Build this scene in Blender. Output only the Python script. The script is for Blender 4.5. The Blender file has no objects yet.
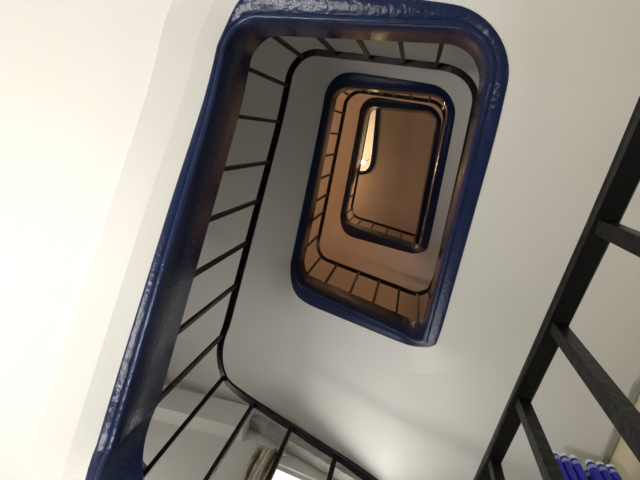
import bpy, bmesh, math, random
from mathutils import Matrix, Vector
random.seed(4)

# ------------------------------------------------------------------ survey of the stairwell (metres, relative to the lens)
PV = [0.3805, -0.5302, 441.8218, 0.2173, 0.2174, 0.1661, 1.3073, 2.0422, 0.1533, 0.0961, 0.3668, 0.9114, 0.0553, -0.0, -0.0264, 0.0219, 0.0366, 0.0163, 0.0, -0.0202, 0.0022, -0.0247, 0.1356, 0.1459, 0.2083, 0.1207, -0.7749, -0.7651, -0.64, 0.0592, 0.5094, 1.0608, 1.4266, 2.2574, 2.2338, 2.2233, 2.2218, 3.0713, 3.4169, 4.1633, 4.5434, 5.0046, 5.1119, 5.1513, 5.2601, 6.0127, 6.4668, 7.4257, 7.8004, 8.0771, 8.0868, 8.096, 8.2026, 8.5891, 0.0837, 0.0607, 0.0451, 0.164, 0.0967, 0.0661, 0.0921, 0.125, 0.0579, 0.1214, 0.1753, 0.0641, -0.011, -0.0105, 0.0213, -0.0284, -0.0085, 0.0131, 0.0199, 0.0133]
Z0 = 1.2                                     # lens height above the hall floor
CX, CY, F = PV[0], PV[1], PV[2]
RX, RY, RZ = PV[3:6]
WELL_W, WELL_D = PV[6], PV[7]
HS, HR, RO = PV[10], PV[11], PV[12]          # string height, rail height, rail set back
QUAD = [PV[14:16], PV[16:18], PV[18:20], PV[20:22]]
RAD = PV[22:26]
ZK = PV[26:54]
WK = PV[54:66]
DRK = PV[66:74]
S = .7

# ------------------------------------------------------------------ camera
scene = bpy.context.scene
C = scene.collection
def rot(a, b, c):
    Rx = Matrix(((1,0,0),(0,math.cos(a),-math.sin(a)),(0,math.sin(a),math.cos(a))))
    Ry = Matrix(((math.cos(b),0,math.sin(b)),(0,1,0),(-math.sin(b),0,math.cos(b))))
    Rz = Matrix(((math.cos(c),-math.sin(c),0),(math.sin(c),math.cos(c),0),(0,0,1)))
    return Ry @ Rx @ Rz
R = rot(RX, RY, RZ)
cam_data = bpy.data.cameras.new('camera')
cam = bpy.data.objects.new('camera', cam_data)
C.objects.link(cam)
scene.camera = cam
M = Matrix((R[0], -R[1], -R[2])).transposed().to_4x4()
M.translation = Vector((CX, CY, Z0))
cam.matrix_world = M
cam_data.sensor_width = 36
cam_data.lens = F / 640 * 36
cam_data.clip_start = .02

# ------------------------------------------------------------------ daylight, lamps, added fill lights, exposure
world = bpy.data.worlds.new('world'); scene.world = world
world.use_nodes = True
bg = world.node_tree.nodes['Background']
bg.inputs[0].default_value = (1.0, .95, .84, 1)
bg.inputs[1].default_value = 2.2
scene.view_settings.view_transform = 'Standard'
scene.view_settings.look = 'None'
scene.view_settings.exposure = 0.0
scene.view_settings.gamma = 1.0

def area(name, loc, aim, sx, sy, power, col):
    d = bpy.data.lights.new(name, 'AREA'); d.shape = 'RECTANGLE'; d.size = sx; d.size_y = sy
    d.energy = power; d.color = col
    o = bpy.data.objects.new(name, d); C.objects.link(o)
    o.location = loc
    o.rotation_euler = (Vector(aim) - Vector(loc)).to_track_quat('-Z', 'Y').to_euler()
    return o
def point(name, loc, power, col, rad=.05):
    d = bpy.data.lights.new(name, 'POINT'); d.energy = power; d.color = col; d.shadow_soft_size = rad
    o = bpy.data.objects.new(name, d); C.objects.link(o); o.location = loc
    return o
XL, XR, YB, YF = -2.08, 2.10, 2.62, -2.5     # wall faces: left, right, back (window), front
TOP = 13.2
SLAB = 9.75 + Z0
area('hall_left_light', (-1.75, -.5, .35), (-1.2, -.35, 3.4), .3, 2.4, 122, (1, .985, .94))  # unseen lamp added for the bright left soffit; its tube is invented
area('hall_front_fill', (1.2, -2.1, .5), (1.6, -.3, 4.4), 1.5, .7, 55, (1, .955, .87))  # added fill, out of view, lifts the right and back soffits
area('landing_fill', (-1.98, 1.75, Z0 + 2.35), (-.2, 2.0, Z0 + 4.0), .9, .15, 7, (1, .97, .92))  # added fill hidden behind the left flight, brightens back wall and soffit
area('window_daylight', (.15, YB + .35, 4.15), (.0, 0, 4.6), 1.3, 1.3, 16, (.93, .97, 1))
point('second_floor_lamp_light', (-1.8, -.5, 6.95), 32, (1, .49, .24), .06)
point('top_gallery_fill', (-1.5, .5, 10.25), 22, (1, .59, .36), .08)  # added warm fill that brightens the tan ceiling
point('top_floor_lamp_light', (-1.15, .05, SLAB + 1.0), 60, (1, .72, .42), .08)

# ------------------------------------------------------------------ materials
def mat(name, col, rough=.5, bump=0, bscale=30, var=0, vscale=3, spec=.5, coat=0, metal=0, col2=None):
    m = bpy.data.materials.new(name); m.use_nodes = True
    nt = m.node_tree; b = nt.nodes['Principled BSDF']
    b.inputs['Base Color'].default_value = (*col, 1); b.inputs['Roughness'].default_value = rough
    b.inputs['Specular IOR Level'].default_value = spec; b.inputs['Coat Weight'].default_value = coat
    b.inputs['Coat Roughness'].default_value = .12; b.inputs['Metallic'].default_value = metal
    tc = nt.nodes.new('ShaderNodeTexCoord')
    if var or col2:
        n = nt.nodes.new('ShaderNodeTexNoise'); n.inputs['Scale'].default_value = vscale; n.inputs['Detail'].default_value = 6
        nt.links.new(tc.outputs['Object'], n.inputs['Vector'])
        r = nt.nodes.new('ShaderNodeValToRGB')
        c2 = col2 if col2 else tuple(c * (1 - var) for c in col)
        r.color_ramp.elements[0].position = .35; r.color_ramp.elements[0].color = (*c2, 1)
        r.color_ramp.elements[1].position = .65; r.color_ramp.elements[1].color = (*col, 1)
        nt.links.new(n.outputs['Fac'], r.inputs['Fac']); nt.links.new(r.outputs['Color'], b.inputs['Base Color'])
    if bump:
        n = nt.nodes.new('ShaderNodeTexNoise'); n.inputs['Scale'].default_value = bscale; n.inputs['Detail'].default_value = 5
        nt.links.new(tc.outputs['Object'], n.inputs['Vector'])
        bp = nt.nodes.new('ShaderNodeBump'); bp.inputs['Strength'].default_value = bump; bp.inputs['Distance'].default_value = .01
        nt.links.new(n.outputs['Fac'], bp.inputs['Height']); nt.links.new(bp.outputs['Normal'], b.inputs['Normal'])
    return m
def glow(name, col, s):
    m = bpy.data.materials.new(name); m.use_nodes = True
    b = m.node_tree.nodes['Principled BSDF']
    b.inputs['Base Color'].default_value = (*col, 1)
    b.inputs['Emission Color'].default_value = (*col, 1); b.inputs['Emission Strength'].default_value = s
    return m
M_white = mat('white_plaster', (.80, .785, .75), .7, .12, 9, .03, 1.5)
M_cream = mat('cream_plaster', (.66, .58, .40), .7, .2, 8, .06, 2)
M_blue = mat('blue_gloss_paint', (.013, .024, .078), .2, .4, 42, .2, 7, .32, .0)
M_black = mat('black_paint', (.005, .005, .005), .4, .35, 45, 0, 3, .28)
M_grey = mat('grey_cloth', (.40, .39, .35), .8, .3, 30, .25, 12)
M_floor = mat('floor_tile', (.22, .2, .18), .5, .05, 20, .15, 4)
M_step = mat('stone_step', (.34, .32, .29), .6, .1, 20, .2, 6)
M_frame = mat('white_window_paint', (.75, .74, .70), .4, .05, 20)
M_pipe = mat('grey_duct', (.36, .36, .30), .5, .2, 25, .2, 12)
M_metal = mat('lamp_metal', (.6, .6, .6), .4, 0, 1, 0, 1, .5, 0, .8)
M_wood = mat('shelf_wood', (.42, .30, .17), .5, .1, 20, .3, 8)
M_cap = mat('white_cap', (.82, .84, .86), .35)
M_glint = mat('pale_blue_glint', (.30, .34, .72), .25, .2, 40)  # highlights on the bottles, painted in as a paler blue
M_brown = mat('tan_ceiling_paint', (.70, .60, .48), .6, .1, 9, .10, 1.2)
M_tube = glow('added_lamp_tube', (1, .97, .9), 6)  # glow of the invented tube fixture
M_bulb = glow('warm_bulb', (1, .62, .25), 40)

M_bottle = bpy.data.materials.new('blue_bottle_plastic'); M_bottle.use_nodes = True
b = M_bottle.node_tree.nodes['Principled BSDF']
b.inputs['Base Color'].default_value = (.02, .03, .62, 1); b.inputs['Roughness'].default_value = .12
b.inputs['Transmission Weight'].default_value = .35; b.inputs['IOR'].default_value = 1.4

M_glass = bpy.data.materials.new('window_glass'); M_glass.use_nodes = True
nt = M_glass.node_tree; nt.nodes.clear()
o_ = nt.nodes.new('ShaderNodeOutputMaterial'); tr = nt.nodes.new('ShaderNodeBsdfTransparent'); gl = nt.nodes.new('ShaderNodeBsdfGlossy')
gl.inputs['Roughness'].default_value = .02
mx = nt.nodes.new('ShaderNodeMixShader'); mx.inputs[0].default_value = .06
nt.links.new(tr.outputs[0], mx.inputs[1]); nt.links.new(gl.outputs[0], mx.inputs[2]); nt.links.new(mx.outputs[0], o_.inputs[0])

M_curtain = bpy.data.materials.new('patterned_curtain'); M_curtain.use_nodes = True
nt = M_curtain.node_tree; b = nt.nodes['Principled BSDF']; b.inputs['Roughness'].default_value = .8
tc = nt.nodes.new('ShaderNodeTexCoord'); mp = nt.nodes.new('ShaderNodeMapping'); mp.inputs['Scale'].default_value = (14, 1, 1.6)
wv = nt.nodes.new('ShaderNodeTexNoise'); wv.inputs['Scale'].default_value = 1.3; wv.inputs['Detail'].default_value = 2
rp = nt.nodes.new('ShaderNodeValToRGB'); rp.color_ramp.interpolation = 'EASE'
rp.color_ramp.elements[0].position = .46; rp.color_ramp.elements[0].color = (.22, .18, .11, 1)
rp.color_ramp.elements[1].position = .54; rp.color_ramp.elements[1].color = (.82, .78, .68, 1)
nt.links.new(tc.outputs['Object'], mp.inputs['Vector']); nt.links.new(mp.outputs[0], wv.inputs['Vector'])
nt.links.new(wv.outputs['Fac'], rp.inputs['Fac']); nt.links.new(rp.outputs['Color'], b.inputs['Base Color'])

# ------------------------------------------------------------------ object helpers
def obj(name, bm, m, parent=None, smooth=True, angle=.6):
    me = bpy.data.meshes.new(name); bmesh.ops.recalc_face_normals(bm, faces=bm.faces); bm.to_mesh(me); bm.free()
    o = bpy.data.objects.new(name, me); C.objects.link(o); me.materials.append(m)
    if smooth:
        me.shade_smooth()
        try: me.set_sharp_from_angle(angle=angle)
        except Exception: pass
    if parent: o.parent = parent; o.matrix_parent_inverse = parent.matrix_world.inverted()
    return o
def thing(name, label, cat, loc=(0,0,0), group=None):
    o = bpy.data.objects.new(name, None); C.objects.link(o); o.location = loc
    o.matrix_world = Matrix.Translation(loc); o.empty_display_size = .1
    return tag(o, label, cat, group)
def tag(o, label, cat, group=None):
    o['label'] = label; o['category'] = cat
    if group: o['group'] = group
    return o
def struct(name, bm, m, label=None):
    o = obj(name, bm, m, None, False); o['kind'] = 'structure'
    return o
def box(bm, x0, x1, y0, y1, z0, z1):
    v = [bm.verts.new((x, y, z)) for x in (x0, x1) for y in (y0, y1) for z in (z0, z1)]
    for f in ((0,1,3,2),(4,6,7,5),(0,4,5,1),(2,3,7,6),(0,2,6,4),(1,5,7,3)): bm.faces.new([v[i] for i in f])
def bar(bm, a, b, w, h=None, up=Vector((0,0,1)), side=None):
    """square bar from a to b"""
    h = h or w; a = Vector(a); b = Vector(b); d = (b - a).normalized()
    s = Vector(side) if side else d.cross(Vector((0,0,1)) if abs(d.z) < .9 else Vector((1,0,0)))
    s = (s - d * s.dot(d)).normalized(); t = d.cross(s).normalized()
    q = []
    for p in (a, b):
        q.append([bm.verts.new(p + s * i * w / 2 + t * j * h / 2) for i, j in ((-1,-1),(1,-1),(1,1),(-1,1))])
    for k in range(4): bm.faces.new((q[0][k], q[0][(k+1)%4], q[1][(k+1)%4], q[1][k]))
    bm.faces.new(q[0][::-1]); bm.faces.new(q[1])
def lathe(bm, cx, cy, prof, n=14):
    rings = []
    for r, z in prof:
        rings.append([bm.verts.new((cx + r * math.cos(2*math.pi*k/n), cy + r * math.sin(2*math.pi*k/n), z)) for k in range(n)])
    for a, b in zip(rings, rings[1:]):
        for k in range(n): bm.faces.new((a[k], a[(k+1)%n], b[(k+1)%n], b[k]))
    bm.faces.new(rings[0][::-1]); bm.faces.new(rings[-1])

# ------------------------------------------------------------------ the winding line of the well
_half = (WELL_W / 2, WELL_D / 2)
CORN = [Vector((sx * _half[0] + q[0], sy * _half[1] + q[1])) for (sx, sy), q in zip(((-1,1),(-1,-1),(1,-1),(1,1)), QUAD)]
DIR = [(CORN[(j+1) % 4] - CORN[j]).normalized() for j in range(4)]
NRM = []
for j in range(4):
    n = Vector((DIR[j].y, -DIR[j].x))
    if n.dot(CORN[j]) < 0: n = -n
    NRM.append(n)
def tang(j): return RAD[j] * math.tan(math.acos(max(-1, min(1, DIR[j-1].dot(DIR[j])))) / 2)
def line(u):
    """base point on the inner face and the outward direction at parameter u (one unit per side)"""
    n = math.floor(u + 1e-9); f = u - n; j = n % 4; k = (j + 1) % 4
    if u > 10.7: return CORN[3] - DIR[2] * tang(3) + DIR[2] * (u - 10.7) * 6, NRM[2].copy()
    a = CORN[j] + DIR[j] * tang(j); b = CORN[k] - DIR[j] * tang(k)
    if f <= S: return a + (b - a) * max(0, f / S), NRM[j].copy()
    cen = b - NRM[j] * RAD[k]
    th = math.acos(max(-1, min(1, DIR[j].dot(DIR[k])))); g = (f - S) / (1 - S) * th
    d = NRM[j] * math.cos(g) + DIR[j] * math.sin(g)
    return cen + d * RAD[k], d
def lerp_tab(u, ks, vs):
    for i in range(len(ks) - 1):
        if u <= ks[i+1]: return vs[i] + (vs[i+1] - vs[i]) * max(0, (u - ks[i]) / (ks[i+1] - ks[i]))
    return vs[-1]
KU = [n + s for n in range(-3, 11) for s in (0, S)]
def sm(t): t = max(0, min(1, t)); return t*t*(3-2*t)
def zraw(u): return lerp_tab(u, KU, ZK)
def zz(u):
    return sum(zraw(max(-3, min(10.7, u + d))) for d in (-.16, -.12, -.08, -.04, 0, .04, .08, .12, .16)) / 9 + Z0
def per(u, ks, vs): return lerp_tab(u % 4, ks + [4], list(vs) + [vs[0]])
WKU = [0, S, .85, 1, 1+S, 1.85, 2, 2+S, 2.85, 3, 3+S, 3.85]
RKU = [0, S, 1, 1+S, 2, 2+S, 3, 3+S]
WK[1] = .068; WK[2] = .10; WK[7] = .105; WK[8] = .05; WK[9] = .095
def band_raw(u):
    if .5 < u <= .8: return lerp_tab(u, [.5, .8], [.065, .04])
    if u < 2 and .8 < u: return lerp_tab(u, [.8, .9, 1.0, 1.0+S, 1.85, 2.0], [.04, .09, .17, .10, .066, .092])
    return per(u, WKU, WK)
def band_w(u): return sum(band_raw(u + d) for d in (-.09, -.06, -.03, 0, .03, .06, .09)) / 7
def rail_off(u): return RO + per(u, RKU, DRK) - (.006 * min(1, max(0, (-1.1 - u) / .4))) + .05 * sm((u - 1.75) / .25) * (1 - sm((u - 2.6) / .2))
def hs(u): return HS + .55 * sm((u - 8.15) / .2)
def us(u0, u1):
    """samples: sparse on the straights, dense on the corners"""
    out = []; n = math.floor(u0)
    u = u0
    while u < u1 - 1e-6:
        out.append(u)
        f = (u + 1e-9) % 1
        u = round(u + (.035 if f < S - 1e-6 else .025), 5)
    out.append(u1)
    for n in range(math.floor(u0), math.ceil(u1)):          # one sample exactly through each room corner
        if n == 10: continue
        best = max((to_wall(*line(n + S + (1-S)*i/300))*1.0, n + S + (1-S)*i/300) for i in range(301))[1]
        if u0 + .003 < best < u1 - .003: out.append(best)
    return sorted(set(out))
def to_wall(p, d):
    t = 9
    for v, dv, lo, hi in ((p.x, d.x, XL, XR), (p.y, d.y, YF, YB)):
        if dv > 1e-6: t = min(t, (hi - v) / dv)
        if dv < -1e-6: t = min(t, (lo - v) / dv)
    return t - .001
def sweep(bm, U, prof, crisp=False):
    """prof(u) -> list of (offset, z); closed section with end caps"""
    rings = []
    for u in U:
        p, d = line(u)
        rings.append([bm.verts.new((p.x + d.x*o, p.y + d.y*o, z)) for o, z in prof(u)])
    n = len(rings[0])
    for a, b in zip(rings, rings[1:]):
        for k in range(n): bm.faces.new((a[k], a[(k+1)%n], b[(k+1)%n], b[k]))
    bm.faces.new(rings[0][::-1]); bm.faces.new(rings[-1])
    if crisp:
        bm.normal_update()
        for f in bm.faces: f.smooth = True
        for u, a, b in zip(U, rings, rings[1:]):
            for k in range(n):
                if k in (4, 5) or (k in (1, 2, 3) and boxed(u) < .25): continue
                bm.edges.get((a[k], b[k])).smooth = False
        for q in (rings[0], rings[-1]):
            for k in range(n): bm.edges.get((q[k], q[(k+1)%n])).smooth = False

def boxed(u):          # the first flight has a built out, bevelled border under its edge
    return sm((u + 1.0) / .3) * (1 - sm((u - 1.0) / .25))
def far_z(u):          # the slab evens out towards the walls
    return sum(zz(u + k * .08) for k in range(-6, 7)) / 13
def soff(u, g): return zz(u) * (1 - g) + far_z(u) * g
def soffit_prof(u):
    p, d = line(u); T = to_wall(p, d); w = band_w(u); z = zz(u); k = boxed(u)
    low = [(w - .012, z + .006), (w + .085, z + .006 - .05 * k), (w + .24, soff(u, .25) + .006 - .085 * k), (w + .246, soff(u, .25) + .006 - .078 * k)]
    for g in (.45, .7, 1.0): low.append((w + .246 + (T - w - .246) * (g - .25) / .75, soff(u, g) + .006 - .078 * k))
    return low + [(T, soff(u, 1) + .075), (w + .246, soff(u, .25) + .075), (w - .012, z + .075)]
def string_prof(u):
    w = band_w(u); z = zz(u); H_ = hs(u)
    return [(0, z + .014), (.006, z + .004), (.013, z), (.026, z), (.031, z + .005), (.036, z), (w - .014, z - .001), (w - .004, z - .001), (w, z + .004),
            (w, z + H_ - .01), (w - .01, z + H_), (.01, z + H_), (0, z + H_ - .01)]
def rail_prof(u):
    z = zz(u) + HS + HR; o = rail_off(u); a, h = (.0215 if u < -1.2 else .0245), .009
    wob = .0025 * math.sin(u * 37) + .002 * math.sin(u * 91 + 1)
    return [(o - a + .004, z - h + wob), (o + a - .004, z - h + wob), (o + a, z - h + .005), (o + a, z + h), (o + a - .006, z + h + .006), (o - a + .006, z + h + .006), (o - a, z + h), (o - a, z - h + .005)]

def stair_body(name, label, cat, u0, u1, steps):
    p, d = line((u0 + u1) / 2); 
    t = thing(name, label, cat, (p.x + d.x*.5, p.y + d.y*.5, zz(u0)))
    bm = bmesh.new(); sweep(bm, us(u0, u1), soffit_prof, True); obj('soffit', bm, M_white, t, False)
    bm = bmesh.new(); sweep(bm, us(u0, u1), string_prof); obj('stringer', bm, M_blue, t, True, .9)
    bm = bmesh.new()
    n = steps
    for i in range(n):
        a, b = u0 + (u1 - u0) * i / n, u0 + (u1 - u0) * (i + 1) / n
        top = max(zz(a), zz(b)) + .27
        k = 5
        U = [a + (b - a) * q / k for q in range(k + 1)]
        def prof(u): 
            p_, d_ = line(u); T = to_wall(p_, d_); w = band_w(u)
            return [(w - .002, zz(u) + .073), (w + .246, soff(u, .25) + .073), (T, soff(u, 1) + .073), (T, max(top, soff(u, 1) + .1)), (w - .002, top)]
        sweep(bm, U, prof)
    obj('treads', bm, M_step, t, False)
    return t
def railing(label, u0, u1, hits):
    p, d = line(u0)
    t = thing('stair_railing', label, 'railing', (p.x, p.y, zz(u0) + HS))
    bm = bmesh.new(); sweep(bm, us(u0, u1), rail_prof); obj('handrail', bm, M_black, t, True, .5)
    for u in hits:
        p, d = line(u); o = rail_off(u); z = zz(u)
        bm = bmesh.new()
        x, y = p.x + d.x*o, p.y + d.y*o
        lean = random.uniform(-.004, .004)
        bar(bm, (x + lean, y - lean, z + hs(u) - .012), (x, y, z + HS + HR - .012), .0235 if u > -.9 else .025, side=(d.x, d.y, 0))
        obj('baluster', bm, M_black, t, False)
    return t

# ------------------------------------------------------------------ room shell
TH = .2
bm = bmesh.new(); box(bm, XL - TH, XR + TH, YF - TH, YB + TH, -.15, 0); struct('floor', bm, M_floor)
bm = bmesh.new(); box(bm, XL - TH, XR + TH, YF - TH, YB + TH, TOP, TOP + .15); struct('ceiling', bm, M_white)
bm = bmesh.new(); box(bm, XL - TH, XL, YF - TH, YB + TH, 0, TOP); struct('wall_left', bm, M_white)
bm = bmesh.new(); box(bm, XR, XR + TH, YF - TH, YB + TH, 0, TOP); struct('wall_right', bm, M_cream)
bm = bmesh.new(); box(bm, XL, XR, YF - TH, YF, 0, TOP); struct('wall_front', bm, M_white)
# back wall with the landing window, its head raked with the stair above
WX0, WX1, WZ0 = -.50, .80, 2.35 + Z0
def head(x): return Z0 + 3.515 - .20 * (x + .45)
bm = bmesh.new()
def prism(bm, pts, y0, y1):
    a = [bm.verts.new((x, y0, z)) for x, z in pts]; b = [bm.verts.new((x, y1, z)) for x, z in pts]
    n = len(pts)
    for k in range(n): bm.faces.new((a[k], a[(k+1)%n], b[(k+1)%n], b[k]))
    bm.faces.new(a[::-1]); bm.faces.new(b)
prism(bm, [(XL, 0), (WX0, 0), (WX0, TOP), (XL, TOP)], YB, YB + TH)
prism(bm, [(WX1, 0), (XR, 0), (XR, TOP), (WX1, TOP)], YB, YB + TH)
prism(bm, [(WX0, 0), (WX1, 0), (WX1, WZ0), (WX0, WZ0)], YB, YB + TH)
prism(bm, [(WX0, head(WX0)), (WX1, head(WX1)), (WX1, TOP), (WX0, TOP)], YB, YB + TH)
struct('wall_back', bm, M_white)
win = thing('window_1', 'white framed landing window with bright daylit panes under the raked stair soffit', 'window', ((WX0+WX1)/2, YB, WZ0))
del win['label']; del win['category']; win['kind'] = 'structure'
bm = bmesh.new(); fy0, fy1, fw = YB + .03, YB + .075, .045
prism(bm, [(WX0, WZ0), (WX0+fw, WZ0), (WX0+fw, head(WX0+fw)), (WX0, head(WX0))], fy0, fy1)
prism(bm, [(WX1-fw, WZ0), (WX1, WZ0), (WX1, head(WX1)), (WX1-fw, head(WX1-fw))], fy0, fy1)
prism(bm, [(WX0, WZ0), (WX1, WZ0), (WX1, WZ0+fw), (WX0, WZ0+fw)], fy0, fy1)
prism(bm, [(WX0, head(WX0)-fw), (WX1, head(WX1)-fw), (WX1, head(WX1)), (WX0, head(WX0))], fy0, fy1)
obj('window_frame', bm, M_frame, win, False)
for xm in (-.085, .36):
    bm = bmesh.new(); prism(bm, [(xm-.018, WZ0), (xm+.018, WZ0), (xm+.018, head(xm)-.01), (xm-.018, head(xm)-.01)], fy0, fy1); obj('mullion', bm, M_frame, win, False)
bm = bmesh.new(); prism(bm, [(WX0, WZ0), (WX1, WZ0), (WX1, head(WX1)), (WX0, head(WX0))], fy0 + .02, fy0 + .025); obj('window_pane', bm, M_glass, win, False)

# ceiling beam in the left back corner
bm = bmesh.new(); box(bm, XL, -.86, YB - .16, YB, Z0 + 3.66, Z0 + 4.02)
o = struct('trim_1', bm, M_white)
# narrow duct running in the angle of right wall and stair soffit
bm = bmesh.new()
pts = []
for u in [2.0 + .05*i for i in range(15)] + [2.72, 2.76, 2.80, 2.84]:
    p, d = line(u); t = to_wall(p, d) - .04
    pts.append(Vector((p.x + d.x*t, p.y + d.y*t, far_z(u) + .006)))
for a, b in zip(pts, pts[1:]):
    if a.x > XR - .05 and b.x > XR - .05:
        bar(bm, (XR - .03, a.y, a.z - .015), (XR - .03, b.y, b.z - .015), .04, .03, side=(1, 0, 0))
o = struct('trim_2', bm, M_pipe)

# ------------------------------------------------------------------ stair, turn by turn
stair_body('stair_landing', 'lowest landing beside the black foreground railing', 'landing', -3.0, -2.0, 1)
stair_body('stair_flight', 'nearest stair flight, white soffit with glossy blue edge running up the left', 'stair', -2.0, 1.0, 17)
stair_body('stair_landing', 'landing with the blue edge band across the top of the photo', 'landing', 1.0, 2.0, 1)
stair_body('stair_flight', 'second stair flight, blue edge on the right turning round the middle opening', 'stair', 2.0, 5.0, 17)
stair_body('stair_landing', 'upper landing with near-black edge above the orange lit opening', 'landing', 5.0, 6.0, 1)
stair_body('stair_flight', 'highest stair flight, orange lit soffit around the innermost dark edge', 'stair', 6.0, 9.0, 17)
stair_body('stair_landing', 'topmost landing, thick black edge directly under the brown ceiling', 'landing', 9.0, 10.99, 1)

def fill(hits, lo, hi, step=.115):
    """balusters seen in the photo plus evenly spaced ones where they are hidden"""
    h = sorted(hits); out = list(h)
    ends = [lo] + h + [hi]
    for a, b in zip(ends, ends[1:]):
        if a < 2 < b and a > 1.6: a = 2.0
        n = round((b - a) / .17)
        if b - a > .26:
            for k in range(1, n): out.append(a + (b - a) * k / n)
    return sorted(out)
H1 = [-1.747, -1.655, -1.556, -.799, -.62, -.442, -.246, -.04, .111, .225, .34, .45, .57, .68, .898]
H2 = [1.124, 1.318, 1.511, 1.689, 2.725, 3.06, 3.214, 3.386, 3.582, 3.763, 4.01, 4.133, 4.226, 4.334, 4.441, 4.549, 4.658, 4.85]
H3 = [5.092, 5.352, 7.111, 7.279, 7.466, 7.641, 7.919]
railing('black railing of the nearest flight, heavy in the right foreground and down the left', -2.98, 1.0, fill([-2.0, -1.836] + H1, -2.98, 1.0))
railing('black railing from the top landing round behind the right blue edge', 1.0, 5.0, fill(H2, 1.0, 5.0))
railing('black railing of the orange lit highest flight', 5.0, 8.9, fill(H3, 5.0, 8.9))

# ------------------------------------------------------------------ ceiling over the top floor with a narrow opening beside the left flight
NX = [(-.502, -1.098), (-.478, -.641), (-.458, -.222), (-.455, .02), (-.468, .14), (-.51, .235), (-.58, .30), (-.69, .34), (-.80, .36)]
edge = [Vector(p) for p in NX] + [Vector((XL - .04, .40))]
bm = bmesh.new()
poly = [(XR + .04, YF - .04), (XR + .04, YB + .04), (XL - .04, YB + .04)] + [tuple(p) for p in reversed(edge)] + [(-.51, YF - .04)]
a = [bm.verts.new((x, y, SLAB)) for x, y in poly]; b = [bm.verts.new((x, y, SLAB + .2)) for x, y in poly]
n = len(poly)
for k in range(n): bm.faces.new((a[k], a[(k+1)%n], b[(k+1)%n], b[k]))
bm.faces.new(a[::-1]); bm.faces.new(b)
bmesh.ops.triangulate(bm, faces=[f for f in bm.faces if len(f.verts) > 4])
o = obj('upper_ceiling', bm, M_brown, None, False); o['kind'] = 'structure'
# dark painted edge round that opening
bm = bmesh.new(); rings = []
for i, p in enumerate(edge):
    q = edge[min(i+1, len(edge)-1)] - edge[max(i-1, 0)]
    nrm = Vector((q.y, -q.x)).normalized()
    if nrm.dot(Vector((-1, -.4))) < 0: nrm = -nrm
    rings.append([bm.verts.new((p.x + nrm.x*k, p.y + nrm.y*k, z)) for k, z in ((-.005, SLAB - .03), (.075, SLAB - .03), (.075, SLAB + .3), (-.005, SLAB + .3))])
for r0, r1 in zip(rings, rings[1:]):
    for k in range(4): bm.faces.new((r0[k], r0[(k+1)%4], r1[(k+1)%4], r1[k]))
bm.faces.new(rings[0][::-1]); bm.faces.new(rings[-1])
o = obj('trim_3', bm, M_blue, None, True, .5); o['kind'] = 'structure'

# ------------------------------------------------------------------ curtain and pelmet at the landing window
cur = thing('curtain', 'gathered brown and white patterned curtain at the left side of the landing window', 'curtain', (-.60, YB - .05, Z0 + 3.5))
bm = bmesh.new(); nx_, nz_ = 60, 14; gv = []
for j in range(nz_ + 1):
    z = Z0 + 3.60 - 1.35 * j / nz_; row = []
    wdt = .27 - .05 * math.sin(j / nz_ * math.pi)
    for i in range(nx_ + 1):
        s = i / nx_
        row.append(bm.verts.new((-.67 + wdt * s, YB - .055 + .022 * math.sin(s * 34 + .3 * j / 3) , z)))
    gv.append(row)
for j in range(nz_):
    for i in range(nx_): bm.faces.new((gv[j][i], gv[j][i+1], gv[j+1][i+1], gv[j+1][i]))
co = obj('cloth', bm, M_curtain, cur)
md = co.modifiers.new('thick', 'SOLIDIFY'); md.thickness = .003
bm = bmesh.new(); bar(bm, (-.70, YB - .05, Z0 + 3.63), (-.36, YB - .05, Z0 + 3.58), .014); obj('curtain_rod', bm, M_metal, cur, False)

pel = thing('window_pelmet', 'crumpled grey cloth pelmet sloping above the landing window', 'pelmet', (0, YB, Z0 + 3.7))
bm = bmesh.new(); rings = []
for i in range(49):
    x = -.92 + 2.0 * i / 48
    zt = Z0 + 4.03 - .53 * (x + .92) * .75
    r_ = .012 * math.sin(i * 1.7) + .008 * math.sin(i * 3.1)
    e = 1 if i > 2 else .6 + .13 * i
    rings.append([bm.verts.new(v) for v in ((x, YB - .01, zt), (x, YB - .12 * e, zt + r_*.3), (x, YB - .13 * e + r_*.3, zt - .04), (x, YB - .12 * e - r_*.3, zt - .08 + r_*.3), (x, YB - .125 * e + r_*.3, zt - .12), (x, YB - .01, zt - .13 + r_*.4))])
for r0, r1 in zip(rings, rings[1:]):
    for k in range(6): bm.faces.new((r0[k], r0[(k+1)%6], r1[(k+1)%6], r1[k]))
bm.faces.new(rings[0][::-1]); bm.faces.new(rings[-1])
obj('cloth', bm, M_grey, pel, True, .9)

# ------------------------------------------------------------------ wall shelf with packs of blue bottles in the right back corner
SX0, SX1, SY0, SY1, SZ = 1.52, XR, 1.36, 1.85, Z0 + 2.55
sh = thing('wall_shelf', 'wooden wall shelf carrying the blue bottles', 'shelf', (XR, 1.6, SZ))
bm = bmesh.new(); box(bm, SX0, SX1, SY0, SY1, SZ - .03, SZ); obj('shelf_board', bm, M_wood, sh, False)
for y in (SY0 + .08, SY1 - .08):
    bm = bmesh.new(); bar(bm, (XR - .01, y, SZ - .32), (SX0 + .15, y, SZ - .04), .02); bar(bm, (XR - .012, y, SZ - .33), (XR - .012, y, SZ - .03), .02); obj('bracket', bm, M_metal, sh, False)
def bottle_mesh():
    bm = bmesh.new()
    lathe(bm, 0, 0, [(.022, 0), (.029, .006), (.0303, .03), (.0285, .07), (.0303, .11), (.0285, .15), (.0303, .19), (.0303, .262), (.028, .272), (.024, .278), (.024, .284)])
    return bm
bt = bpy.data.objects.new('water_bottle', None)
bm = bottle_mesh(); me = bpy.data.meshes.new('bottle_body'); bmesh.ops.recalc_face_normals(bm, faces=bm.faces); bm.to_mesh(me); bm.free(); me.materials.append(M_bottle); me.shade_smooth()
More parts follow.
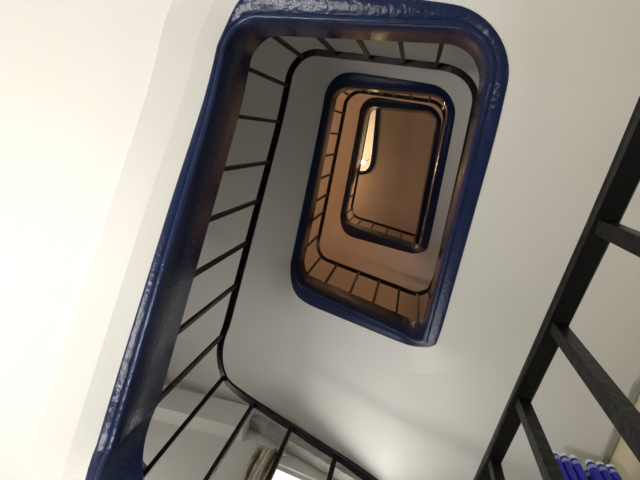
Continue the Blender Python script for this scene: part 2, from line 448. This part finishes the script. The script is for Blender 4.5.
bm = bmesh.new(); lathe(bm, 0, 0, [(.027, .276), (.0285, .278), (.0285, .296), (.025, .300)]); mc = bpy.data.meshes.new('cap'); bmesh.ops.recalc_face_normals(bm, faces=bm.faces); bm.to_mesh(mc); bm.free(); mc.materials.append(M_cap)
bm = bmesh.new(); lathe(bm, 0, 0, [(.0306, .218), (.0308, .219), (.0308, .246), (.0306, .247)]); ml = bpy.data.meshes.new('glint_band'); bmesh.ops.recalc_face_normals(bm, faces=bm.faces); bm.to_mesh(ml); bm.free(); ml.materials.append(M_glint); ml.shade_smooth()  # ring that carries the painted highlight near the bottle top
xs = [1.605 + .0615 * i for i in range(3)] + [1.83 + .0615 * i for i in range(3)]
NAMES = ['leftmost', 'second from the left', 'third from the left', 'fourth from the left', 'fifth from the left', 'rightmost']
for r in range(3):
    for i, x in enumerate(xs):
        t = bpy.data.objects.new('water_bottle', None); C.objects.link(t)
        t.location = (x, 1.395 + .062 * r, SZ); t.empty_display_size = .05
        if r == 0:
            tag(t, 'blue plastic water bottle in the front row on the shelf, %s' % NAMES[i], 'bottle', 'blue water bottles on the shelf')
        else:
            tag(t, 'blue plastic water bottle in the rows behind the front one on the shelf', 'bottle', 'blue water bottles in the back rows')
        for nm, m_ in (('bottle_body', me), ('cap', mc), ('glint_band', ml)):
            c = bpy.data.objects.new(nm, m_); C.objects.link(c); c.parent = t
# ------------------------------------------------------------------ lamps (an invented tube, and the bulb in the slit)
lm = thing('added_tube_lamp', 'invented, unseen white tube lamp on the left wall under the first flight', 'lamp', (XL, .1, 1.3))  # fixture added out of view, not a known lamp
bm = bmesh.new(); box(bm, XL, XL + .05, -.55, .75, 1.2, 1.27); obj('lamp_body', bm, M_metal, lm, False)
bm = bmesh.new(); bar(bm, (XL + .075, -.5, 1.235), (XL + .075, .7, 1.235), .03); obj('tube', bm, M_tube, lm, False)
lm = thing('hanging_bulb', 'bare bright bulb seen through the narrow slit at the top', 'lamp', (-.9, .1, SLAB + 1.0))
bm = bmesh.new(); bmesh.ops.create_uvsphere(bm, u_segments=16, v_segments=10, radius=.05, matrix=Matrix.Translation((-.78, .12, SLAB + .75))); obj('bulb', bm, M_bulb, lm)
bm = bmesh.new(); bar(bm, (-.78, .12, SLAB + .79), (-.78, .12, TOP), .012); obj('cord', bm, M_black, lm, False)
